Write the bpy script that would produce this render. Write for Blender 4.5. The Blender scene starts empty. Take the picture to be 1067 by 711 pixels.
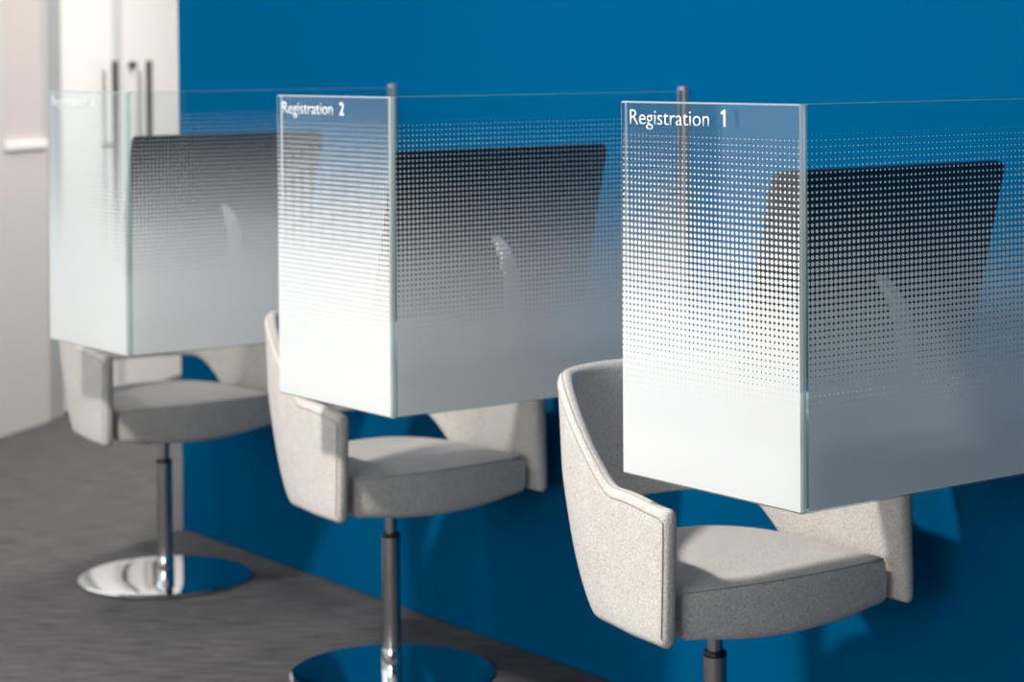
import bpy, bmesh, math, random
from mathutils import Vector, Matrix

S = bpy.context.scene
COL = S.collection
random.seed(4)

# ------------------------------------------------------------------ camera
F_PX, YAW, PITCH, ROLL, CY = 2258.9, 0.638404, 0.0174003, -0.0071989, 101.07
CAM_H = 1.350
Fh = Vector((math.sin(YAW), math.cos(YAW), 0)); Rt = Vector((math.cos(YAW), -math.sin(YAW), 0)); Zh = Vector((0, 0, 1))
FW = math.cos(PITCH)*Fh - math.sin(PITCH)*Zh
UP = math.cos(PITCH)*Zh + math.sin(PITCH)*Fh
c_, s_ = math.cos(ROLL), math.sin(ROLL)
R2 = c_*Rt + s_*UP
U2 = c_*UP - s_*Rt
cd = bpy.data.cameras.new('camera'); cam = bpy.data.objects.new('camera', cd); COL.objects.link(cam)
M = Matrix.Identity(4)
for i in range(3):
    M[i][0], M[i][1], M[i][2] = R2[i], U2[i], -FW[i]
M[2][3] = CAM_H
cam.matrix_world = M
cd.sensor_width = 36.0
cd.lens = F_PX/1067.0*36.0
cd.shift_y = (CY-355.5)/1067.0
cd.clip_start = 0.05
cd.dof.use_dof = True
cd.dof.focus_distance = 3.30
cd.dof.aperture_fstop = 4.2
S.camera = cam

# ------------------------------------------------------------------ world, lights, exposure
w = bpy.data.worlds.new('world'); S.world = w; w.use_nodes = True
w.node_tree.nodes['Background'].inputs[0].default_value = (0.86, 0.93, 1.0, 1)
w.node_tree.nodes['Background'].inputs[1].default_value = 1.1
vs = S.view_settings
vs.view_transform = 'Standard'; vs.look = 'None'; vs.gamma = 1.0; vs.use_curve_mapping = False
vs.exposure = 0.10
S.cycles.transparent_max_bounces = 24
S.cycles.max_bounces = 10
S.cycles.diffuse_bounces = 5
S.cycles.sample_clamp_indirect = 6.0
S.cycles.caustics_reflective = False
S.cycles.caustics_refractive = False

# the partition that closes the room on the left runs through P0 along D2 (towards the doors)
P0 = Vector((3.154, 7.361, 0)); D2 = Vector((0.807, 0.590, 0)).normalized(); N2 = Vector((D2.y, -D2.x, 0))
WALLX = 2.946
ROOM_H = 2.75
def part_pt(b, off=0.0, z=0.0):
    p = P0 + D2*b + N2*off
    return Vector((p.x, p.y, z))

LAMPS = [(0.48, 3.15, 114.0), (0.60, 4.90, 14.0), (2.60, 6.45, 18.0), (4.45, 6.30, 74.0)]
def area(name, loc, target, shape, sx, sy, power, col=(1, 1, 1)):
    l = bpy.data.lights.new(name, 'AREA'); l.shape = shape; l.size = sx
    if sy: l.size_y = sy
    l.energy = power; l.color = col
    o = bpy.data.objects.new(name, l); COL.objects.link(o)
    o.location = loc
    o.rotation_euler = (Vector(target)-Vector(loc)).to_track_quat('-Z', 'Y').to_euler()
    return o
for i, (lx, ly, pw) in enumerate(LAMPS):
    area('ceiling_lamp', (lx, ly, ROOM_H-0.03), (lx, ly, 0), 'DISK', 0.26, None, pw, (1.0, 0.965, 0.92))
# daylight outside the two window openings of the partition (left of the frame)
WINDOWS = [(-3.60, -1.05), (-5.90, -3.95)]
for (b0, b1), wp in zip(WINDOWS, (1.8, 5.0)):
    bc = (b0+b1)/2
    area('window_fill_light', part_pt(bc, -0.35, 1.60), part_pt(bc, 1.0, 1.60), 'RECTANGLE', b1-b0, 1.9, wp*(b1-b0), (0.90, 0.95, 1.0))

# unseen window added in the left wall, its lamp is side fill
FILL_WIN = (-0.9, 1.7)
area('window_fill_light', (P0.x-6.6*D2.x-0.35, (FILL_WIN[0]+FILL_WIN[1])/2, 1.60), (0.0, (FILL_WIN[0]+FILL_WIN[1])/2, 1.60), 'RECTANGLE', FILL_WIN[1]-FILL_WIN[0], 1.9, 100.0, (0.95, 0.97, 1.0))

# ------------------------------------------------------------------ materials
def new_mat(name):
    m = bpy.data.materials.new(name); m.use_nodes = True
    nt = m.node_tree; nt.nodes.clear()
    out = nt.nodes.new('ShaderNodeOutputMaterial')
    return m, nt, out
def N(nt, t, **kw):
    n = nt.nodes.new(t)
    for k, v in kw.items(): setattr(n, k, v)
    return n
def L(nt, a, b): nt.links.new(a, b)
def bsdf(nt, out, col, rough=0.5, metal=0.0, spec=0.5):
    b = N(nt, 'ShaderNodeBsdfPrincipled')
    b.inputs['Base Color'].default_value = (*col, 1); b.inputs['Roughness'].default_value = rough
    b.inputs['Metallic'].default_value = metal; b.inputs['Specular IOR Level'].default_value = spec
    L(nt, b.outputs[0], out.inputs[0]); return b
def simple(name, col, rough=0.5, metal=0.0, spec=0.5, noise=0.0, scale=20.0, bump=0.0):
    m, nt, out = new_mat(name); b = bsdf(nt, out, col, rough, metal, spec)
    if noise or bump:
        tc = N(nt, 'ShaderNodeTexCoord'); nz = N(nt, 'ShaderNodeTexNoise'); nz.inputs['Scale'].default_value = scale
        nz.inputs['Detail'].default_value = 4
        L(nt, tc.outputs['Object'], nz.inputs['Vector'])
        if noise:
            r = N(nt, 'ShaderNodeMapRange'); r.inputs[3].default_value = 1-noise; r.inputs[4].default_value = 1+noise
            L(nt, nz.outputs[0], r.inputs[0])
            mx = N(nt, 'ShaderNodeVectorMath', operation='SCALE'); mx.inputs[0].default_value = col
            L(nt, r.outputs[0], mx.inputs['Scale']); L(nt, mx.outputs[0], b.inputs['Base Color'])
        if bump:
            bp = N(nt, 'ShaderNodeBump'); bp.inputs['Strength'].default_value = bump; bp.inputs['Distance'].default_value = 0.002
            L(nt, nz.outputs[0], bp.inputs['Height']); L(nt, bp.outputs[0], b.inputs['Normal'])
    return m

MAT_BLUE = simple('blue_wall_paint', (0.000, 0.104, 0.250), 0.6, spec=0.0, noise=0.03, scale=3.0, bump=0.02)
MAT_WALL = simple('pale_grey_wall_paint', (0.60, 0.575, 0.56), 0.35, spec=0.4, noise=0.02, scale=2.0)
MAT_DARK = simple('dark_blue_grey_wall_paint', (0.05, 0.06, 0.075), 0.7, spec=0.2, noise=0.02, scale=2.0)
MAT_CEIL = simple('white_ceiling_paint', (0.80, 0.80, 0.78), 0.8, noise=0.02, scale=5.0)
MAT_POST = simple('grey_door_frame', (0.36, 0.375, 0.40), 0.4, noise=0.02, scale=4.0)
MAT_DOOR = simple('white_door_panel', (0.90, 0.89, 0.87), 0.25, noise=0.01, scale=2.0)
MAT_STILE = simple('pale_door_stile', (0.62, 0.64, 0.64), 0.35, noise=0.01, scale=4.0)
MAT_WPANE = simple('frosted_window_pane', (0.60, 0.55, 0.535), 0.3, noise=0.02, scale=2.0)
MAT_HANDLE = simple('dark_bronze_handle', (0.10, 0.088, 0.078), 0.35, metal=0.7, noise=0.02, scale=30)
MAT_LOCK = simple('dark_lock', (0.03, 0.03, 0.03), 0.4, noise=0.02, scale=30)
MAT_CHROME = simple('polished_chrome', (0.86, 0.86, 0.86), 0.035, metal=1.0, noise=0.01, scale=10)
MAT_SATIN = simple('satin_steel_tube', (0.50, 0.49, 0.48), 0.24, metal=1.0, noise=0.02, scale=40)
MAT_RING = simple('black_plastic_ring', (0.012, 0.012, 0.013), 0.4, noise=0.02, scale=40)
MAT_ALU = simple('aluminium_channel', (0.36, 0.37, 0.40), 0.5, metal=0.3, noise=0.02, scale=40)
MAT_DESK = simple('white_desk_laminate', (0.82, 0.815, 0.79), 0.4, noise=0.01, scale=6)
MAT_MON = simple('midnight_monitor_shell', (0.004, 0.005, 0.011), 0.5, spec=0.15, noise=0.05, scale=30)
MAT_SCREEN = simple('dark_screen', (0.004, 0.004, 0.005), 0.08, noise=0.02, scale=10)
MAT_ARM = simple('light_grey_monitor_stand', (0.80, 0.76, 0.72), 0.4, noise=0.02, scale=30)
MAT_CABLE = simple('black_cable', (0.012, 0.008, 0.008), 0.5, noise=0.02, scale=60)
MAT_LETTER = simple('white_lettering', (0.92, 0.92, 0.92), 0.5, noise=0.005, scale=30)
MAT_THREAD = simple('grey_thread', (0.40, 0.38, 0.355), 0.9, noise=0.15, scale=900)

def fabric():
    m, nt, out = new_mat('grey_heather_wool_felt')
    b = bsdf(nt, out, (0.5, 0.5, 0.5), 0.95, spec=0.15)
    b.inputs['Sheen Weight'].default_value = 0.12
    tc = N(nt, 'ShaderNodeTexCoord')
    def noise(scale, detail, rough=0.6):
        n = N(nt, 'ShaderNodeTexNoise'); n.inputs['Scale'].default_value = scale; n.inputs['Detail'].default_value = detail
        n.inputs['Roughness'].default_value = rough
        L(nt, tc.outputs['Object'], n.inputs['Vector']); return n
    mp = N(nt, 'ShaderNodeMapping'); mp.inputs['Scale'].default_value = (1.0, 1.0, 0.55)
    L(nt, tc.outputs['Object'], mp.inputs[0])
    a = noise(520, 3); L(nt, mp.outputs[0], a.inputs['Vector'])
    f = noise(900, 2); big = noise(26, 2)
    r = N(nt, 'ShaderNodeValToRGB'); e = r.color_ramp.elements
    e[0].position = 0.33; e[0].color = (0.36, 0.34, 0.325, 1)
    e[1].position = 0.66; e[1].color = (0.73, 0.68, 0.63, 1)
    k = e.new(0.49); k.color = (0.615, 0.57, 0.53, 1)
    L(nt, a.outputs[0], r.inputs[0])
    mr = N(nt, 'ShaderNodeMapRange'); mr.inputs[3].default_value = 0.91; mr.inputs[4].default_value = 1.09
    L(nt, big.outputs[0], mr.inputs[0])
    mr2 = N(nt, 'ShaderNodeMapRange'); mr2.inputs[3].default_value = 0.86; mr2.inputs[4].default_value = 1.14
    L(nt, f.outputs[0], mr2.inputs[0])
    mu = N(nt, 'ShaderNodeMath', operation='MULTIPLY'); L(nt, mr.outputs[0], mu.inputs[0]); L(nt, mr2.outputs[0], mu.inputs[1])
    sc = N(nt, 'ShaderNodeVectorMath', operation='SCALE'); L(nt, r.outputs[0], sc.inputs[0]); L(nt, mu.outputs[0], sc.inputs['Scale'])
    L(nt, sc.outputs[0], b.inputs['Base Color'])
    bp = N(nt, 'ShaderNodeBump'); bp.inputs['Strength'].default_value = 0.35; bp.inputs['Distance'].default_value = 0.0015
    L(nt, a.outputs[0], bp.inputs['Height']); L(nt, bp.outputs[0], b.inputs['Normal'])
    return m
MAT_FABRIC = fabric()

def carpet():
    m, nt, out = new_mat('streaked_charcoal_carpet')
    b = bsdf(nt, out, (0.07, 0.065, 0.06), 0.9, spec=0.15)
    tc = N(nt, 'ShaderNodeTexCoord')
    mp = N(nt, 'ShaderNodeMapping'); mp.inputs['Rotation'].default_value = (0, 0, math.radians(36))
    L(nt, tc.outputs['Object'], mp.inputs[0])
    mp2 = N(nt, 'ShaderNodeMapping'); mp2.inputs['Scale'].default_value = (9.0, 60.0, 1)
    L(nt, mp.outputs[0], mp2.inputs[0])
    a = N(nt, 'ShaderNodeTexNoise'); a.inputs['Scale'].default_value = 1.0; a.inputs['Detail'].default_value = 5; a.inputs['Roughness'].default_value = 0.65
    L(nt, mp2.outputs[0], a.inputs['Vector'])
    f = N(nt, 'ShaderNodeTexNoise'); f.inputs['Scale'].default_value = 220; f.inputs['Detail'].default_value = 2
    L(nt, tc.outputs['Object'], f.inputs['Vector'])
    r = N(nt, 'ShaderNodeValToRGB'); e = r.color_ramp.elements
    e[0].position = 0.31; e[0].color = (0.054, 0.052, 0.0545, 1)
    e[1].position = 0.69; e[1].color = (0.146, 0.138, 0.139, 1)
    L(nt, a.outputs[0], r.inputs[0])
    mr = N(nt, 'ShaderNodeMapRange'); mr.inputs[3].default_value = 0.65; mr.inputs[4].default_value = 1.35
    L(nt, f.outputs[0], mr.inputs[0])
    sc = N(nt, 'ShaderNodeVectorMath', operation='SCALE'); L(nt, r.outputs[0], sc.inputs[0]); L(nt, mr.outputs[0], sc.inputs['Scale'])
    L(nt, sc.outputs[0], b.inputs['Base Color'])
    bp = N(nt, 'ShaderNodeBump'); bp.inputs['Strength'].default_value = 0.3; bp.inputs['Distance'].default_value = 0.003
    L(nt, f.outputs[0], bp.inputs['Height']); L(nt, bp.outputs[0], b.inputs['Normal'])
    return m
MAT_CARPET = carpet()

def schlick(nt, f0):
    g = N(nt, 'ShaderNodeNewGeometry')
    d = N(nt, 'ShaderNodeVectorMath', operation='DOT_PRODUCT'); L(nt, g.outputs['Normal'], d.inputs[0]); L(nt, g.outputs['Incoming'], d.inputs[1])
    a = N(nt, 'ShaderNodeMath', operation='ABSOLUTE'); L(nt, d.outputs['Value'], a.inputs[0])
    o = N(nt, 'ShaderNodeMath', operation='SUBTRACT'); o.inputs[0].default_value = 1.0; L(nt, a.outputs[0], o.inputs[1])
    p = N(nt, 'ShaderNodeMath', operation='POWER'); p.inputs[1].default_value = 5.0; L(nt, o.outputs[0], p.inputs[0])
    k = N(nt, 'ShaderNodeMath', operation='MULTIPLY_ADD'); k.inputs[1].default_value = 1-f0; k.inputs[2].default_value = f0
    L(nt, p.outputs[0], k.inputs[0]); return k
def glass():
    m, nt, out = new_mat('clear_screen_glass')
    t = N(nt, 'ShaderNodeBsdfTransparent'); t.inputs[0].default_value = (0.965, 0.985, 0.98, 1)
    g = N(nt, 'ShaderNodeBsdfGlossy'); g.inputs['Roughness'].default_value = 0.0
    mx = N(nt, 'ShaderNodeMixShader'); k = schlick(nt, 0.04)
    L(nt, k.outputs[0], mx.inputs[0]); L(nt, t.outputs[0], mx.inputs[1]); L(nt, g.outputs[0], mx.inputs[2]); L(nt, mx.outputs[0], out.inputs[0])
    return m
MAT_GLASS = glass()
def glass_edge(name='polished_green_glass_edge', clear=0.30):
    m, nt, out = new_mat(name)
    b = N(nt, 'ShaderNodeBsdfPrincipled'); b.inputs['Base Color'].default_value = (0.88, 0.93, 0.91, 1); b.inputs['Roughness'].default_value = 0.12
    tl = N(nt, 'ShaderNodeBsdfTranslucent'); tl.inputs[0].default_value = (0.84, 0.93, 0.90, 1)
    t = N(nt, 'ShaderNodeBsdfTransparent'); t.inputs[0].default_value = (0.62, 0.84, 0.79, 1)
    m1 = N(nt, 'ShaderNodeMixShader'); m1.inputs[0].default_value = 0.5
    L(nt, b.outputs[0], m1.inputs[1]); L(nt, tl.outputs[0], m1.inputs[2])
    m2 = N(nt, 'ShaderNodeMixShader'); m2.inputs[0].default_value = clear
    L(nt, m1.outputs[0], m2.inputs[1]); L(nt, t.outputs[0], m2.inputs[2]); L(nt, m2.outputs[0], out.inputs[0])
    return m
MAT_EDGE = glass_edge()
MAT_EDGE_CLEAR = glass_edge('clear_glass_edge', 0.75)

PITCHD = 0.0095
def dot_print():
    # white ceramic halftone: dots that grow downwards until they merge into a solid band
    m, nt, out = new_mat('white_halftone_print')
    tc = N(nt, 'ShaderNodeTexCoord'); sp = N(nt, 'ShaderNodeSeparateXYZ'); L(nt, tc.outputs['Object'], sp.inputs[0])
    ad = N(nt, 'ShaderNodeMath', operation='ADD'); L(nt, sp.outputs[0], ad.inputs[0]); L(nt, sp.outputs[1], ad.inputs[1])
    def cell(src, off):
        a = N(nt, 'ShaderNodeMath', operation='MULTIPLY_ADD'); a.inputs[1].default_value = 1/PITCHD; a.inputs[2].default_value = off
        L(nt, src, a.inputs[0])
        f = N(nt, 'ShaderNodeMath', operation='FRACT'); L(nt, a.outputs[0], f.inputs[0])
        s = N(nt, 'ShaderNodeMath', operation='SUBTRACT'); s.inputs[1].default_value = 0.5; L(nt, f.outputs[0], s.inputs[0])
        q = N(nt, 'ShaderNodeMath', operation='MULTIPLY'); L(nt, s.outputs[0], q.inputs[0]); L(nt, s.outputs[0], q.inputs[1]); return q
    qa, qz = cell(ad.outputs[0], 0.13), cell(sp.outputs[2], 0.25)
    sm = N(nt, 'ShaderNodeMath', operation='ADD'); L(nt, qa.outputs[0], sm.inputs[0]); L(nt, qz.outputs[0], sm.inputs[1])
    ds = N(nt, 'ShaderNodeMath', operation='SQRT'); L(nt, sm.outputs[0], ds.inputs[0])
    def line(slope):   # radius = 0.5 + slope*(0.98 - z)
        a = N(nt, 'ShaderNodeMath', operation='MULTIPLY_ADD'); a.inputs[1].default_value = -slope; a.inputs[2].default_value = 0.5+slope*0.968
        L(nt, sp.outputs[2], a.inputs[0]); return a
    r = N(nt, 'ShaderNodeMath', operation='MINIMUM'); L(nt, line(1.55).outputs[0], r.inputs[0]); L(nt, line(1.13).outputs[0], r.inputs[1])
    top = N(nt, 'ShaderNodeMath', operation='LESS_THAN'); top.inputs[1].default_value = 1.2370; L(nt, sp.outputs[2], top.inputs[0])
    lt = N(nt, 'ShaderNodeMath', operation='LESS_THAN'); L(nt, ds.outputs[0], lt.inputs[0]); L(nt, r.outputs[0], lt.inputs[1])
    mk = N(nt, 'ShaderNodeMath', operation='MULTIPLY'); L(nt, top.outputs[0], mk.inputs[0]); L(nt, lt.outputs[0], mk.inputs[1])
    df = N(nt, 'ShaderNodeBsdfDiffuse'); df.inputs[0].default_value = (0.88, 0.88, 0.87, 1)
    tl = N(nt, 'ShaderNodeBsdfTranslucent'); tl.inputs[0].default_value = (0.88, 0.88, 0.87, 1)
    m1 = N(nt, 'ShaderNodeMixShader'); m1.inputs[0].default_value = 0.30
    L(nt, df.outputs[0], m1.inputs[1]); L(nt, tl.outputs[0], m1.inputs[2])
    t = N(nt, 'ShaderNodeBsdfTransparent')
    m2 = N(nt, 'ShaderNodeMixShader'); L(nt, mk.outputs[0], m2.inputs[0]); L(nt, t.outputs[0], m2.inputs[1]); L(nt, m1.outputs[0], m2.inputs[2])
    L(nt, m2.outputs[0], out.inputs[0]); return m
MAT_PRINT = dot_print()

# ------------------------------------------------------------------ helpers
def link_mesh(name, bm, mat, parent=None, smooth=None, loc=None):
    me = bpy.data.meshes.new(name)
    bmesh.ops.recalc_face_normals(bm, faces=bm.faces)
    bm.to_mesh(me); bm.free()
    for m in (mat if isinstance(mat, (list, tuple)) else [mat]): me.materials.append(m)
    o = bpy.data.objects.new(name, me); COL.objects.link(o)
    if parent: o.parent = parent
    if loc: o.location = loc
    if smooth is not None:
        me.shade_smooth()
        me.set_sharp_from_angle(angle=math.radians(smooth))
    return o
def empty(name, label, cat, group=None, loc=(0, 0, 0), rz=0.0):
    o = bpy.data.objects.new(name, None); COL.objects.link(o)
    o.empty_display_size = 0.1
    o.location = loc; o.rotation_euler = (0, 0, rz)
    o['label'] = label; o['category'] = cat
    if group: o['group'] = group
    return o
def struct(name, bm, mat, **kw):
    o = link_mesh(name, bm, mat, **kw); o['kind'] = 'structure'; return o
def add_box(bm, x0, x1, y0, y1, z0, z1, bev=0.0, seg=2, T=None):
    r = bmesh.ops.create_cube(bm, size=1.0)
    vs_ = r['verts']
    for v in vs_:
        v.co = Vector(((x0+x1)/2+v.co.x*(x1-x0), (y0+y1)/2+v.co.y*(y1-y0), (z0+z1)/2+v.co.z*(z1-z0)))
    if bev:
        ed = list({e for v in vs_ for e in v.link_edges})
        rr = bmesh.ops.bevel(bm, geom=ed, offset=bev, segments=seg, affect='EDGES', profile=0.5)
        vs_ = list({v for f in rr['faces'] for v in f.verts} | {v for v in vs_ if v.is_valid})
    if T is not None: bmesh.ops.transform(bm, matrix=T, verts=vs_)
    return vs_
def box(x0, x1, y0, y1, z0, z1, bev=0.0, seg=2, T=None):
    bm = bmesh.new(); add_box(bm, x0, x1, y0, y1, z0, z1, bev, seg, T); return bm
def lathe(profile, n=64):
    bm = bmesh.new(); rings = []
    for (r, z) in profile:
        if r < 1e-6: rings.append([bm.verts.new((0, 0, z))])
        else: rings.append([bm.verts.new((r*math.cos(2*math.pi*i/n), r*math.sin(2*math.pi*i/n), z)) for i in range(n)])
    for a, b in zip(rings, rings[1:]):
        for i in range(n):
            j = (i+1) % n
            if len(a) == 1 and len(b) == 1: continue
            if len(a) == 1: bm.faces.new((a[0], b[i], b[j]))
            elif len(b) == 1: bm.faces.new((a[i], a[j], b[0]))
            else: bm.faces.new((a[i], a[j], b[j], b[i]))
    return bm
def tube(points, r, n=6, closed=False, bm=None):
    bm = bm or bmesh.new(); P = [Vector(p) for p in points]; rings = []
    for i, p in enumerate(P):
        t = (P[min(i+1, len(P)-1)]-P[max(i-1, 0)])
        t = t.normalized() if t.length > 1e-9 else Vector((0, 0, 1))
        a = t.cross(Vector((0.31, 0.17, 0.93))).normalized(); b = t.cross(a).normalized()
        rings.append([bm.verts.new(p+a*r*math.cos(2*math.pi*k/n)+b*r*math.sin(2*math.pi*k/n)) for k in range(n)])
    for A, B in zip(rings, rings[1:]):
        for k in range(n): bm.faces.new((A[k], A[(k+1) % n], B[(k+1) % n], B[k]))
    bm.faces.new(rings[0]); bm.faces.new(list(reversed(rings[-1])))
    return bm
def sstep(x, a, b):
    t = max(0.0, min(1.0, (x-a)/(b-a))); return t*t*(3-2*t)
def copy_tree(o, parent=None):
    c = o.copy(); COL.objects.link(c)
    if parent: c.parent = parent
    for ch in list(o.children): copy_tree(ch, c)
    return c

# ------------------------------------------------------------------ setting
CORNER = part_pt(-6.6)             # where the partition meets the left wall
FAR = part_pt(3.2)
YB = -2.4
def prism(pts, z0, z1):
    bm = bmesh.new()
    a = [bm.verts.new((p[0], p[1], z0)) for p in pts]; b = [bm.verts.new((p[0], p[1], z1)) for p in pts]
    n = len(pts)
    bm.faces.new(list(reversed(a))); bm.faces.new(b)
    for i in range(n): bm.faces.new((a[i], a[(i+1) % n], b[(i+1) % n], b[i]))
    return bm
room = [(CORNER.x-0.15, YB-0.12), (FAR.x+0.2, YB-0.12), (FAR.x+0.2, FAR.y+0.2), (FAR.x-0.02, FAR.y+0.2), (CORNER.x-0.15, CORNER.y+0.10)]
struct('floor', prism(room, -0.10, 0.0), MAT_CARPET)
struct('ceiling', prism(room, ROOM_H, ROOM_H+0.1), MAT_CEIL)
WEND = 5.583
struct('wall_right', box(WALLX, WALLX+0.14, YB, WEND, 0, ROOM_H, 0.004, 1), MAT_BLUE)
struct('wall_back', box(CORNER.x-0.1, FAR.x+0.2, YB-0.12, YB, 0, ROOM_H), MAT_DARK)
WZ0, WZ1 = 0.65, 2.55
bm = bmesh.new()
add_box(bm, CORNER.x-0.12, CORNER.x, YB, FILL_WIN[0], 0, ROOM_H); add_box(bm, CORNER.x-0.12, CORNER.x, FILL_WIN[1], CORNER.y+0.05, 0, ROOM_H)
add_box(bm, CORNER.x-0.12, CORNER.x, FILL_WIN[0], FILL_WIN[1], 0, WZ0); add_box(bm, CORNER.x-0.12, CORNER.x, FILL_WIN[0], FILL_WIN[1], WZ1, ROOM_H)
struct('wall_left', bm, MAT_WALL)
bm = bmesh.new()
add_box(bm, CORNER.x-0.10, CORNER.x-0.03, FILL_WIN[0], FILL_WIN[0]+0.05, WZ0, WZ1); add_box(bm, CORNER.x-0.10, CORNER.x-0.03, FILL_WIN[1]-0.05, FILL_WIN[1], WZ0, WZ1)
add_box(bm, CORNER.x-0.10, CORNER.x-0.03, FILL_WIN[0]+0.05, FILL_WIN[1]-0.05, WZ0, WZ0+0.05); add_box(bm, CORNER.x-0.10, CORNER.x-0.03, FILL_WIN[0]+0.05, FILL_WIN[1]-0.05, WZ1-0.05, WZ1)
wo = struct('window_4', bm, MAT_STILE)  # frame of the window added out of view for side fill
link_mesh('pane', box(CORNER.x-0.070, CORNER.x-0.062, FILL_WIN[0]+0.05, FILL_WIN[1]-0.05, WZ0+0.05, WZ1-0.05), MAT_GLASS, parent=wo)
struct('wall_corridor', box(FAR.x, FAR.x+0.12, YB, FAR.y+0.1, 0, ROOM_H), MAT_WALL)
# partition: local frame b (along), o (towards the room), z
PT = Matrix.Translation(P0) @ Matrix(((D2.x, N2.x, 0, 0), (D2.y, N2.y, 0, 0), (0, 0, 1, 0), (0, 0, 0, 1)))
def pbox(b0, b1, o0, o1, z0, z1, bev=0.0, seg=2, bm=None):
    bm = bm or bmesh.new(); add_box(bm, b0, b1, o0, o1, z0, z1, bev, seg, PT); return bm
TH = -0.14
bm = bmesh.new()
WZ0, WZ1 = 0.65, 2.55
cuts = [(-6.6, WINDOWS[1][0]), (WINDOWS[1][1], WINDOWS[0][0]), (WINDOWS[0][1], 0.062)]
for a, b in cuts: pbox(a, b, TH, 0, 0, ROOM_H, bm=bm)
for a, b in WINDOWS:
    pbox(a, b, TH, 0, 0, WZ0, bm=bm); pbox(a, b, TH, 0, WZ1, ROOM_H, bm=bm)
pbox(0.062, 0.345, TH, 0, 0, 1.045, bm=bm); pbox(0.062, 0.345, TH, 0, 2.45, ROOM_H, bm=bm)
pbox(0.345, 0.362, TH, 0, 0, ROOM_H, bm=bm)
pbox(0.362, 1.67, TH, 0, 2.35, ROOM_H, bm=bm)
pbox(1.67, 3.3, TH, 0, 0, ROOM_H, bm=bm)
struct('wall_far', bm, MAT_WALL)
# narrow frosted window beside the doors, with a sill
o = struct('window_1', pbox(0.062, 0.345, -0.03, -0.010, 1.045, 2.45), MAT_WPANE)
s = link_mesh('window_sill', pbox(0.055, 0.350, -0.010, 0.014, 1.030, 1.062, 0.004), MAT_DOOR, parent=o)
for k, (b0, b1) in enumerate(WINDOWS):
    fr = bmesh.new()
    pbox(b0, b0+0.05, -0.12, -0.03, WZ0, WZ1, bm=fr); pbox(b1-0.05, b1, -0.12, -0.03, WZ0, WZ1, bm=fr)
    pbox(b0+0.05, b1-0.05, -0.12, -0.03, WZ0, WZ0+0.05, bm=fr); pbox(b0+0.05, b1-0.05, -0.12, -0.03, WZ1-0.05, WZ1, bm=fr)
    wo = struct('window_%d' % (k+2), fr, MAT_STILE)
    link_mesh('pane', pbox(b0+0.05, b1-0.05, -0.08, -0.072, WZ0+0.05, WZ1-0.05), MAT_GLASS, parent=wo)
# door frame post, double doors with long pulls
struct('trim_1', pbox(0.362, 0.475, TH, 0.0, 0, 2.35, 0.004), MAT_POST)
def door(name, b0, b1, stile, hb, lock=None):
    d = struct(name, pbox(b0, b1, -0.065, -0.025, 0.008, 2.345, 0.003), MAT_DOOR)
    link_mesh('stile', pbox(stile[0], stile[1], -0.025, -0.019, 0.008, 2.345, 0.002), MAT_STILE, parent=d)
    h = bmesh.new()
    tube([PT @ Vector((hb, 0.030, 0.42)), PT @ Vector((hb, 0.030, 1.355))], 0.0135, 14, bm=h)
    for z in (0.52, 1.02): tube([PT @ Vector((hb, -0.0255, z)), PT @ Vector((hb, 0.030, z))], 0.008, 10, bm=h)
    link_mesh('handle', h, MAT_HANDLE, parent=d, smooth=40)
    if lock:
        q = tube([PT @ Vector((lock[0], -0.0255, lock[1])), PT @ Vector((lock[0], 0.0, lock[1]))], 0.014, 16)
        link_mesh('lock_cylinder', q, MAT_LOCK, parent=d, smooth=40)
    return d
door('door_1', 0.479, 1.045, (0.930, 1.005), 0.850)
door('door_2', 1.050, 1.665, (1.600, 1.660), 1.145, (1.085, 1.337))
for i, (lx, ly, pw) in enumerate(LAMPS):
    t = lathe([(0.135, ROOM_H), (0.16, ROOM_H), (0.158, ROOM_H-0.012), (0.135, ROOM_H-0.014), (0.135, ROOM_H)], 40)
    bmesh.ops.translate(t, verts=t.verts, vec=(lx, ly, 0))
    struct('trim_%d' % (i+2), t, MAT_CEIL, smooth=40)

# ------------------------------------------------------------------ registration booths
ZB, ZT, GT = 0.682, 1.2818, 0.012
SIDE, FRONT = 0.4115, 0.7320
T0, S0, DS = 2.2136, 2.2801, 1.08512
def slab(x0, x1, y0, y1, z0, z1, axis):
    # a glass sheet: big faces glass (0), edge faces green edge (1)
    bm = box(x0, x1, y0, y1, z0, z1, 0.0026 if axis == 0 else 0.0008, 1)
    for f in bm.faces:
        n = f.normal
        f.normal_update(); n = f.normal
        f.material_index = 0 if abs(n[axis]) > 0.9 or n[1-axis] > 0.9 else (1 if axis == 0 else 2)
    return bm
def sheet(p0, p1, z0, z1, thick):
    # printed film, 0.3 mm of ceramic ink on the outer face
    bm = bmesh.new()
    vs_ = [bm.verts.new(v) for v in ((p0[0], p0[1], z0), (p1[0], p1[1], z0), (p1[0], p1[1], z1), (p0[0], p0[1], z1))]
    bm.faces.new(vs_); return bm
def letters(txt, y_start, width, cap, z, bold=0.0):
    cu = bpy.data.curves.new('lettering', 'FONT'); cu.body = txt; cu.size = 1.0; cu.offset = bold; cu.resolution_u = 6
    to = bpy.data.objects.new('lettering', cu); COL.objects.link(to)
    bpy.context.view_layer.update()
    me = bpy.data.meshes.new_from_object(to.evaluated_get(bpy.context.evaluated_depsgraph_get()))
    COL.objects.unlink(to); bpy.data.objects.remove(to)
    xs = [v.co.x for v in me.vertices]
    # cap height of the built-in font is about 0.73 em
    x0, x1 = min(xs), max(xs)
    ksx = width/(x1-x0); ksz = cap/0.729
    for v in me.vertices:
        v.co = Vector((-0.0006, y_start-(v.co.x-x0)*ksx, z+v.co.y*ksz))
    return me
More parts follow.
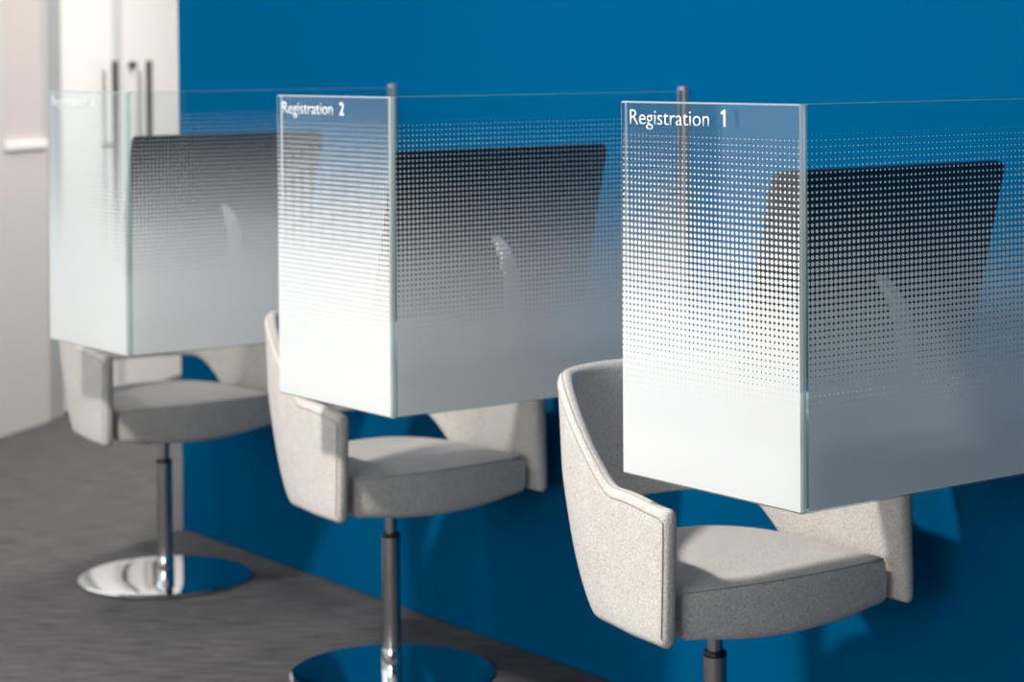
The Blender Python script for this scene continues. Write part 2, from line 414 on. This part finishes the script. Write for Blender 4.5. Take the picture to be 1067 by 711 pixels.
def letter_part(me, parent):
    bm = bmesh.new(); bm.from_mesh(me)
    r = bmesh.ops.extrude_face_region(bm, geom=list(bm.faces))
    for v in [g for g in r['geom'] if isinstance(g, bmesh.types.BMVert)]: v.co.x -= 0.0004
    return link_mesh('lettering', bm, MAT_LETTER, parent)
def build_booth(k, label):
    root = empty('registration_booth', label, 'booth', 'registration booths along the blue wall', (T0, S0+k*DS, 0))
    sp = link_mesh('side_screen', slab(0, GT, 0, SIDE, ZB, ZT, 0), [MAT_GLASS, MAT_EDGE], root)
    link_mesh('dot_print', sheet((-0.0004, SIDE-0.003), (-0.0004, 0.003), ZB+0.003, ZT-0.003, 0.0003), MAT_PRINT, sp)
    letter_part(letters('Registration', SIDE-0.0255, 0.1885, 0.0255, 1.2450, -0.007), sp)
    if k == 0:      # the numeral one: an upright stem with a flag
        bm = bmesh.new(); y0 = SIDE-0.2405
        pts = [(0.0062, 0), (0.0108, 0), (0.0108, 0.0255), (0.0070, 0.0255), (0.0000, 0.0217), (0.0012, 0.0180), (0.0062, 0.0206)]
        bm.faces.new([bm.verts.new((-0.0006, y0-a, 1.2455+b)) for a, b in pts])
        me = bpy.data.meshes.new('lettering'); bm.to_mesh(me); bm.free()
    else:
        me = letters(str(k+1), SIDE-0.2385, 0.0165, 0.0255, 1.2450, 0.014)
    letter_part(me, sp)
    fp = link_mesh('front_screen', slab(GT+0.0008, FRONT-0.002, 0, GT, ZB, ZT, 1), [MAT_GLASS, MAT_EDGE, MAT_EDGE_CLEAR], root)
    link_mesh('dot_print', sheet((GT+0.0014, -0.0004), (FRONT-0.003, -0.0004), ZB+0.003, ZT-0.003, 0.0003), MAT_PRINT, fp)
    link_mesh('desk_top', box(GT+0.001, FRONT-0.001, GT+0.001, SIDE-0.012, ZB+0.003, 0.776, 0.002, 2), MAT_DESK, root)
    ch = bmesh.new()
    add_box(ch, FRONT-0.012, FRONT-0.0005, GT+0.0005, GT+0.004, 0.777, ZT+0.010, 0.001, 1)
    add_box(ch, FRONT-0.012, FRONT-0.0005, -0.004, -0.0006, ZB, ZT+0.010, 0.001, 1)
    add_box(ch, FRONT-0.010, FRONT-0.0005, -0.0035, GT+0.0035, ZT+0.0015, ZT+0.009)
    add_box(ch, FRONT-0.0018, FRONT-0.0002, -0.004, GT+0.004, ZB, ZT+0.010)
    link_mesh('wall_channel', ch, MAT_ALU, root)
    return root
booths = [build_booth(0, 'nearest printed glass booth lettered Registration 1 on the blue wall'),
          build_booth(1, 'middle printed glass booth lettered Registration 2 on the blue wall'),
          build_booth(2, 'farthest printed glass booth on the blue wall, in front of white doors')]

# ------------------------------------------------------------------ monitors
MW, MH, TILT, MT = 0.516, 0.345, math.radians(14.5), 0.016
DESKZ = 0.776
def build_monitor(label, loc):
    # local origin: on the desk below the top edge of the back; back faces -Y, the top leans towards -Y
    root = empty('monitor', label, 'monitor', 'monitors behind the printed screens', loc)
    ztop = 1.174-DESKZ
    Tm = Matrix.Translation((0, 0, ztop)) @ Matrix.Rotation(TILT, 4, 'X')
    def rounded(x0, x1, z0, z1, y0, y1, r, bev):
        bm = bmesh.new(); pts = []
        for cx, cz, a0 in ((x1-r, z1-r, 0), (x0+r, z1-r, 90), (x0+r, z0+r, 180), (x1-r, z0+r, 270)):
            for i in range(6):
                a = math.radians(a0+i*18); pts.append((cx+r*math.cos(a), cz+r*math.sin(a)))
        rings = []
        for (ins, y) in ((bev, y0), (bev*0.3, y0+bev*0.3), (0, y0+bev), (0, y1-bev*0.5), (bev*0.5, y1)):
            rings.append([bm.verts.new((px+(ins if px < (x0+x1)/2 else -ins), y, pz+(ins if pz < (z0+z1)/2 else -ins))) for px, pz in pts])
        n = len(pts)
        for A, B in zip(rings, rings[1:]):
            for i in range(n): bm.faces.new((A[i], A[(i+1) % n], B[(i+1) % n], B[i]))
        bm.faces.new(list(reversed(rings[0]))); bm.faces.new(rings[-1])
        bmesh.ops.transform(bm, matrix=Tm, verts=bm.verts); return bm
    link_mesh('back_shell', rounded(-MW/2, MW/2, -MH, 0, 0, MT, 0.012, 0.004), MAT_MON, root, smooth=50)
    link_mesh('screen', rounded(-MW/2+0.012, MW/2-0.012, -MH+0.02, -0.012, MT, MT+0.0015, 0.004, 0.0005), MAT_SCREEN, root, smooth=50)
    # curved stand blade, narrow at the hinge and broad at the desk
    zh = 0.222; yh = (ztop-zh)*math.tan(TILT)
    path = [(yh-0.001, zh, 0.008, 0.010), (yh-0.014, zh-0.008, 0.016, 0.013), (yh-0.030, zh-0.022, 0.022, 0.015), (yh-0.044, zh-0.042, 0.025, 0.016),
            (yh-0.055, zh-0.068, 0.027, 0.016), (yh-0.061, zh-0.10, 0.0285, 0.016), (yh-0.065, zh-0.14, 0.030, 0.015), (yh-0.067, zh-0.18, 0.031, 0.014), (yh-0.068, 0.008, 0.032, 0.014)]
    bm = bmesh.new(); rings = []
    for i, (y, z, hw, th) in enumerate(path):
        a = path[max(i-1, 0)]; b = path[min(i+1, len(path)-1)]
        ty, tz = b[0]-a[0], b[1]-a[1]; l = math.hypot(ty, tz); ny, nz = tz/l, -ty/l
        ring = []
        for (sx, sn) in ((-1, -0.6), (-0.8, -1), (0.8, -1), (1, -0.6), (1, 0.6), (0.8, 1), (-0.8, 1), (-1, 0.6)):
            ring.append(bm.verts.new((sx*hw*0.62, y+ny*sn*th/2, z+nz*sn*th/2)))
        rings.append(ring)
    for A, B in zip(rings, rings[1:]):
        for i in range(8): bm.faces.new((A[i], A[(i+1) % 8], B[(i+1) % 8], B[i]))
    bm.faces.new(rings[0]); bm.faces.new(list(reversed(rings[-1])))
    link_mesh('stand_arm', bm, MAT_ARM, root, smooth=45)
    link_mesh('stand_foot', box(-0.085, 0.085, yh-0.076, yh+0.13, 0.001, 0.009, 0.003, 2), MAT_ARM, root, smooth=45)
    pts = [(0.17, 0.068, 0.075), (0.176, 0.064, 0.045), (0.19, 0.060, 0.022), (0.21, 0.050, 0.008), (0.24, 0.03, 0.0045), (0.28, 0.0, 0.004), (0.33, -0.012, 0.004), (0.37, -0.008, 0.004)]
    link_mesh('cable', tube(pts, 0.003, 8), MAT_CABLE, root, smooth=60)
    return root
mon = build_monitor('dark monitor back in the nearest booth, seen sharply through dotted glass', (T0+0.3125, S0+0.103, DESKZ))
m2 = copy_tree(mon); m2.location = (T0+0.3145, S0+DS+0.060, DESKZ); m2['label'] = 'dark monitor back in the middle booth, slightly blurred'
m3 = copy_tree(mon); m3.location = (T0+0.3475, S0+2*DS+0.130, DESKZ); m3['label'] = 'dark monitor back in the farthest booth, nearest the white doors'

# ------------------------------------------------------------------ chairs
SB, STOP, ARM = 0.4036, 0.800, 0.628
A0, B0, SH, YF = 0.264, 0.2323, 0.027, -0.2083
def plan(n=72):
    # outer plan of the upholstered shell, left front -> back -> right front
    yF = YF; pts = []
    fine = []
    for i in range(41):
        t = i/40.0; y = yF*(1-t); fine.append((-(A0-0.004+0.008*(y/yF)), y))
    for i in range(1, 200):
        a = math.pi*i/200.0
        c, s = -math.cos(a), math.sin(a); e = 2/2.35
        fine.append(((A0-0.004)*math.copysign(abs(c)**e, c), B0*abs(s)**e))
    for i in range(41):
        t = i/40.0; y = yF*t; fine.append(((A0-0.004+0.008*(y/yF)), y))
    acc = [0.0]
    for p, q in zip(fine, fine[1:]): acc.append(acc[-1]+math.hypot(q[0]-p[0], q[1]-p[1]))
    j = 0
    for i in range(n+1):
        d = acc[-1]*i/n
        while j < len(acc)-2 and acc[j+1] < d: j += 1
        t = (d-acc[j])/max(acc[j+1]-acc[j], 1e-9)
        pts.append((fine[j][0]+(fine[j+1][0]-fine[j][0])*t, fine[j][1]+(fine[j+1][1]-fine[j][1])*t))
    return pts
PL = plan()
def nrm(i):
    a = PL[max(i-1, 0)]; b = PL[min(i+1, len(PL)-1)]
    tx, ty = b[0]-a[0], b[1]-a[1]; l = math.hypot(tx, ty); return (ty/l, -tx/l)   # points inwards... sign fixed below
def shell_pt(i, off, z):
    x, y = PL[i]; nx, ny = nrm(i)
    if nx*x+ny*y > 0 and abs(x) > 0.01 or (abs(x) <= 0.01 and ny > 0): nx, ny = -nx, -ny
    x += nx*off; y += ny*off
    k = max(0.0, min(1.0, (0.64-z)/(0.64-SB)))
    rear = max(0.0, min(1.0, (y+0.12)/(B0+0.115)))
    x *= 1+0.02*k**1.6-0.109*rear*k**1.5
    if y > -0.10: y -= (0.074*k**1.6)*rear
    y += rear*max(0.0, z-0.58)*0.10
    return Vector((x, y, z))
def ztop(i):
    y = PL[i][1]; return ARM+0.010*sstep(y, YF, -0.08)+(STOP-ARM-0.010)*sstep(y, -0.055, 0.165)**0.8
def zbot(i):
    y = PL[i][1]; return SB+0.150*sstep(y, 0.040, 0.190)
def make_shell():
    bm = bmesh.new(); rings = []; r = 0.013; n = len(PL)
    order = [(0, 0.55, 0.006), ] + [(i, 1.0, 0.0) for i in range(n)] + [(n-1, 0.55, 0.006)]
    for (i, k, push) in order:
        zt, zb = ztop(i), zbot(i)
        if k < 1: zt -= 0.006; zb += 0.006
        h0, h1 = SH/2-(SH/2)*k, SH/2+(SH/2)*k
        prof = []
        for j in range(4): a = math.pi/2*j/3; prof.append((h0+r*k*(1-math.sin(a)), zb+r*(1-math.cos(a))))
        for j in range(1, 10): prof.append((h0, zb+r+(zt-zb-2*r)*j/10))
        for j in range(4): a = math.pi/2*j/3; prof.append((h0+r*k*(1-math.cos(a)), zt-r*(1-math.sin(a))))
        for j in range(4): a = math.pi/2*j/3; prof.append((h1-r*k*(1-math.sin(a)), zt-r*(1-math.cos(a))))
        for j in range(1, 10): prof.append((h1, zt-r-(zt-zb-2*r)*j/10))
        for j in range(4): a = math.pi/2*j/3; prof.append((h1-r*k*(1-math.cos(a)), zb+r*(1-math.sin(a))))
        prof.sort(key=lambda q: 0) if False else None
        ring = []
        for (o, z) in prof:
            p = shell_pt(i, o, z); p.y -= push; ring.append(bm.verts.new(p))
        rings.append(ring)
    m = len(rings[0])
    for A, B in zip(rings, rings[1:]):
        for j in range(m): bm.faces.new((A[j], A[(j+1) % m], B[(j+1) % m], B[j]))
    bm.faces.new(rings[0]); bm.faces.new(list(reversed(rings[-1])))
    return bm
def rim_line(off, drop, front_push, z_in):
    n = len(PL); pts = []
    z = zbot(0)+0.018
    while z < ztop(0)-drop-0.012:
        p = shell_pt(0, off, z); p.y -= front_push; pts.append(p); z += 0.02
    p = shell_pt(0, off, ztop(0)-drop-0.006); p.y -= front_push*0.7; pts.append(p)
    for i in range(1, n-1): pts.append(shell_pt(i, off, ztop(i)-drop))
    p = shell_pt(n-1, off, ztop(n-1)-drop-0.006); p.y -= front_push*0.7; pts.append(p)
    z = ztop(n-1)-drop-0.012
    while z > zbot(n-1)+0.018:
        p = shell_pt(n-1, off, z); p.y -= front_push; pts.append(p); z -= 0.02
    return pts
def inner_half(y):
    # half width available to the cushion at depth y
    if y < 0: return A0-0.004+0.008*(y/YF)-SH-0.022
    q = 1-(y/(B0-0.016))**2.35
    return (A0-SH-0.026)*max(q, 0.0)**(1/2.35)
def make_seat():
    bm = bmesh.new(); out = []
    yF, yR = YF+0.010, 0.195
    # outline: front edge (left to right), then right side to the rear and back
    for i in range(13):
        x = -1+2*i/12; hw = inner_half(yF); out.append((x*hw, yF-0.020*(1-x*x)))
    side = []
    for i in range(1, 26):
        y = yF+(yR-yF)*math.sin(math.pi/2*i/25); side.append((inner_half(y), y))
    out += side
    hwR = inner_half(yR)
    for i in range(1, 8): out.append((hwR*(1-2*i/8), yR+0.012*(1-(1-2*i/8)**2)))
    out += [(-x, y) for x, y in reversed(side)]
    zb, zt = SB+0.001, 0.487
    def ring(inset, z, crown=0.0):
        vs_ = []
        for x, y in out:
            l = math.hypot(x, y); k = max(0.0, 1-inset/l)
            X, Y = x*k, y*k
            sag = 0.016*(1-(x/0.205)**2)*(1 if z < 0.45 else 0)*(0.475-z)/0.07 if abs(x) < 0.205 else 0.0
            vs_.append(bm.verts.new((X, Y, z+crown-max(sag, 0.0))))
        return vs_
    rings = [ring(0.05, zb), ring(0.016, zb), ring(0.006, zb+0.003), ring(0.0015, zb+0.010), ring(0.0, zb+0.022), ring(-0.001, zb+0.045), ring(0.0, zt-0.020),
             ring(0.001, zt-0.011), ring(0.005, zt-0.003), ring(0.010, zt), ring(0.03, zt+0.004), ring(0.07, zt+0.009), ring(0.13, zt+0.012), ring(0.19, zt+0.013)]
    m = len(out)
    for A, B in zip(rings, rings[1:]):
        for j in range(m): bm.faces.new((A[j], A[(j+1) % m], B[(j+1) % m], B[j]))
    bm.faces.new(list(reversed(rings[0])))
    c = bm.verts.new((0, 0, zt+0.0132)); R = rings[-1]
    for j in range(m): bm.faces.new((R[j], R[(j+1) % m], c))
    seam = []
    for x, y in out[0:13]:
        l = math.hypot(x, y); k = 1-0.0040/l; seam.append((x*k, y*k, zt-0.0028))
    return bm, seam
def build_chair(label, loc, rz=0.0):
    root = empty('swivel_chair', label, 'chair', 'swivel tub chairs along the blue wall', loc, rz)
    sh = link_mesh('shell', make_shell(), MAT_FABRIC, root, smooth=60)
    b = tube(rim_line(-0.0003, 0.015, 0.0, 0), 0.0014, 6)
    link_mesh('stitching', b, MAT_THREAD, sh, smooth=80)
    b = tube(rim_line(0.0075, 0.0018, 0.0035, 0), 0.0014, 6)
    link_mesh('stitching', b, MAT_THREAD, sh, smooth=80)
    sbm, seam = make_seat()
    st = link_mesh('seat', sbm, MAT_FABRIC, root, smooth=60)
    link_mesh('seam', tube(seam, 0.0012, 6), MAT_THREAD, st, smooth=80)
    link_mesh('swivel_plate', box(-0.11, 0.11, -0.11, 0.11, 0.378, 0.392, 0.004, 2), MAT_RING, root, smooth=40)
    link_mesh('gas_piston', lathe([(0.0, 0.306), (0.0135, 0.306), (0.0135, 0.380), (0.0, 0.380)], 32), MAT_SATIN, root, smooth=40)
    link_mesh('collar', lathe([(0.0, 0.3045), (0.0205, 0.3045), (0.0208, 0.3055), (0.0208, 0.3115), (0.0185, 0.3145), (0.0, 0.3145)], 40), MAT_RING, root, smooth=40)
    link_mesh('column', lathe([(0.0, 0.03), (0.0205, 0.03), (0.0205, 0.3048), (0.0, 0.3048)], 48), MAT_SATIN, root, smooth=40)
    link_mesh('column_sleeve', lathe([(0.0, 0.012), (0.0235, 0.012), (0.0235, 0.058), (0.0225, 0.060), (0.0, 0.060)], 48), MAT_CHROME, root, smooth=40)
    link_mesh('base_disc', lathe([(0.0, 0.001), (0.218, 0.001), (0.224, 0.003), (0.225, 0.006), (0.222, 0.0095), (0.215, 0.0108), (0.12, 0.0125), (0.0, 0.0132)], 128), MAT_CHROME, root, smooth=50)
    return root
ch1 = build_chair('pale grey tub chair in front, tucked under the Registration 1 booth', (2.5272, 2.8216, 0), -0.0643)
ch2 = copy_tree(ch1); ch2.location = (2.604, 3.9654, 0); ch2.rotation_euler.z = 0.004; ch2['label'] = 'pale grey tub chair tucked under the Registration 2 booth'
ch3 = copy_tree(ch1); ch3.location = (2.6266, 5.0746, 0); ch3.rotation_euler.z = -0.010; ch3['label'] = 'pale grey tub chair farthest back, its mirrored disc base fully visible'
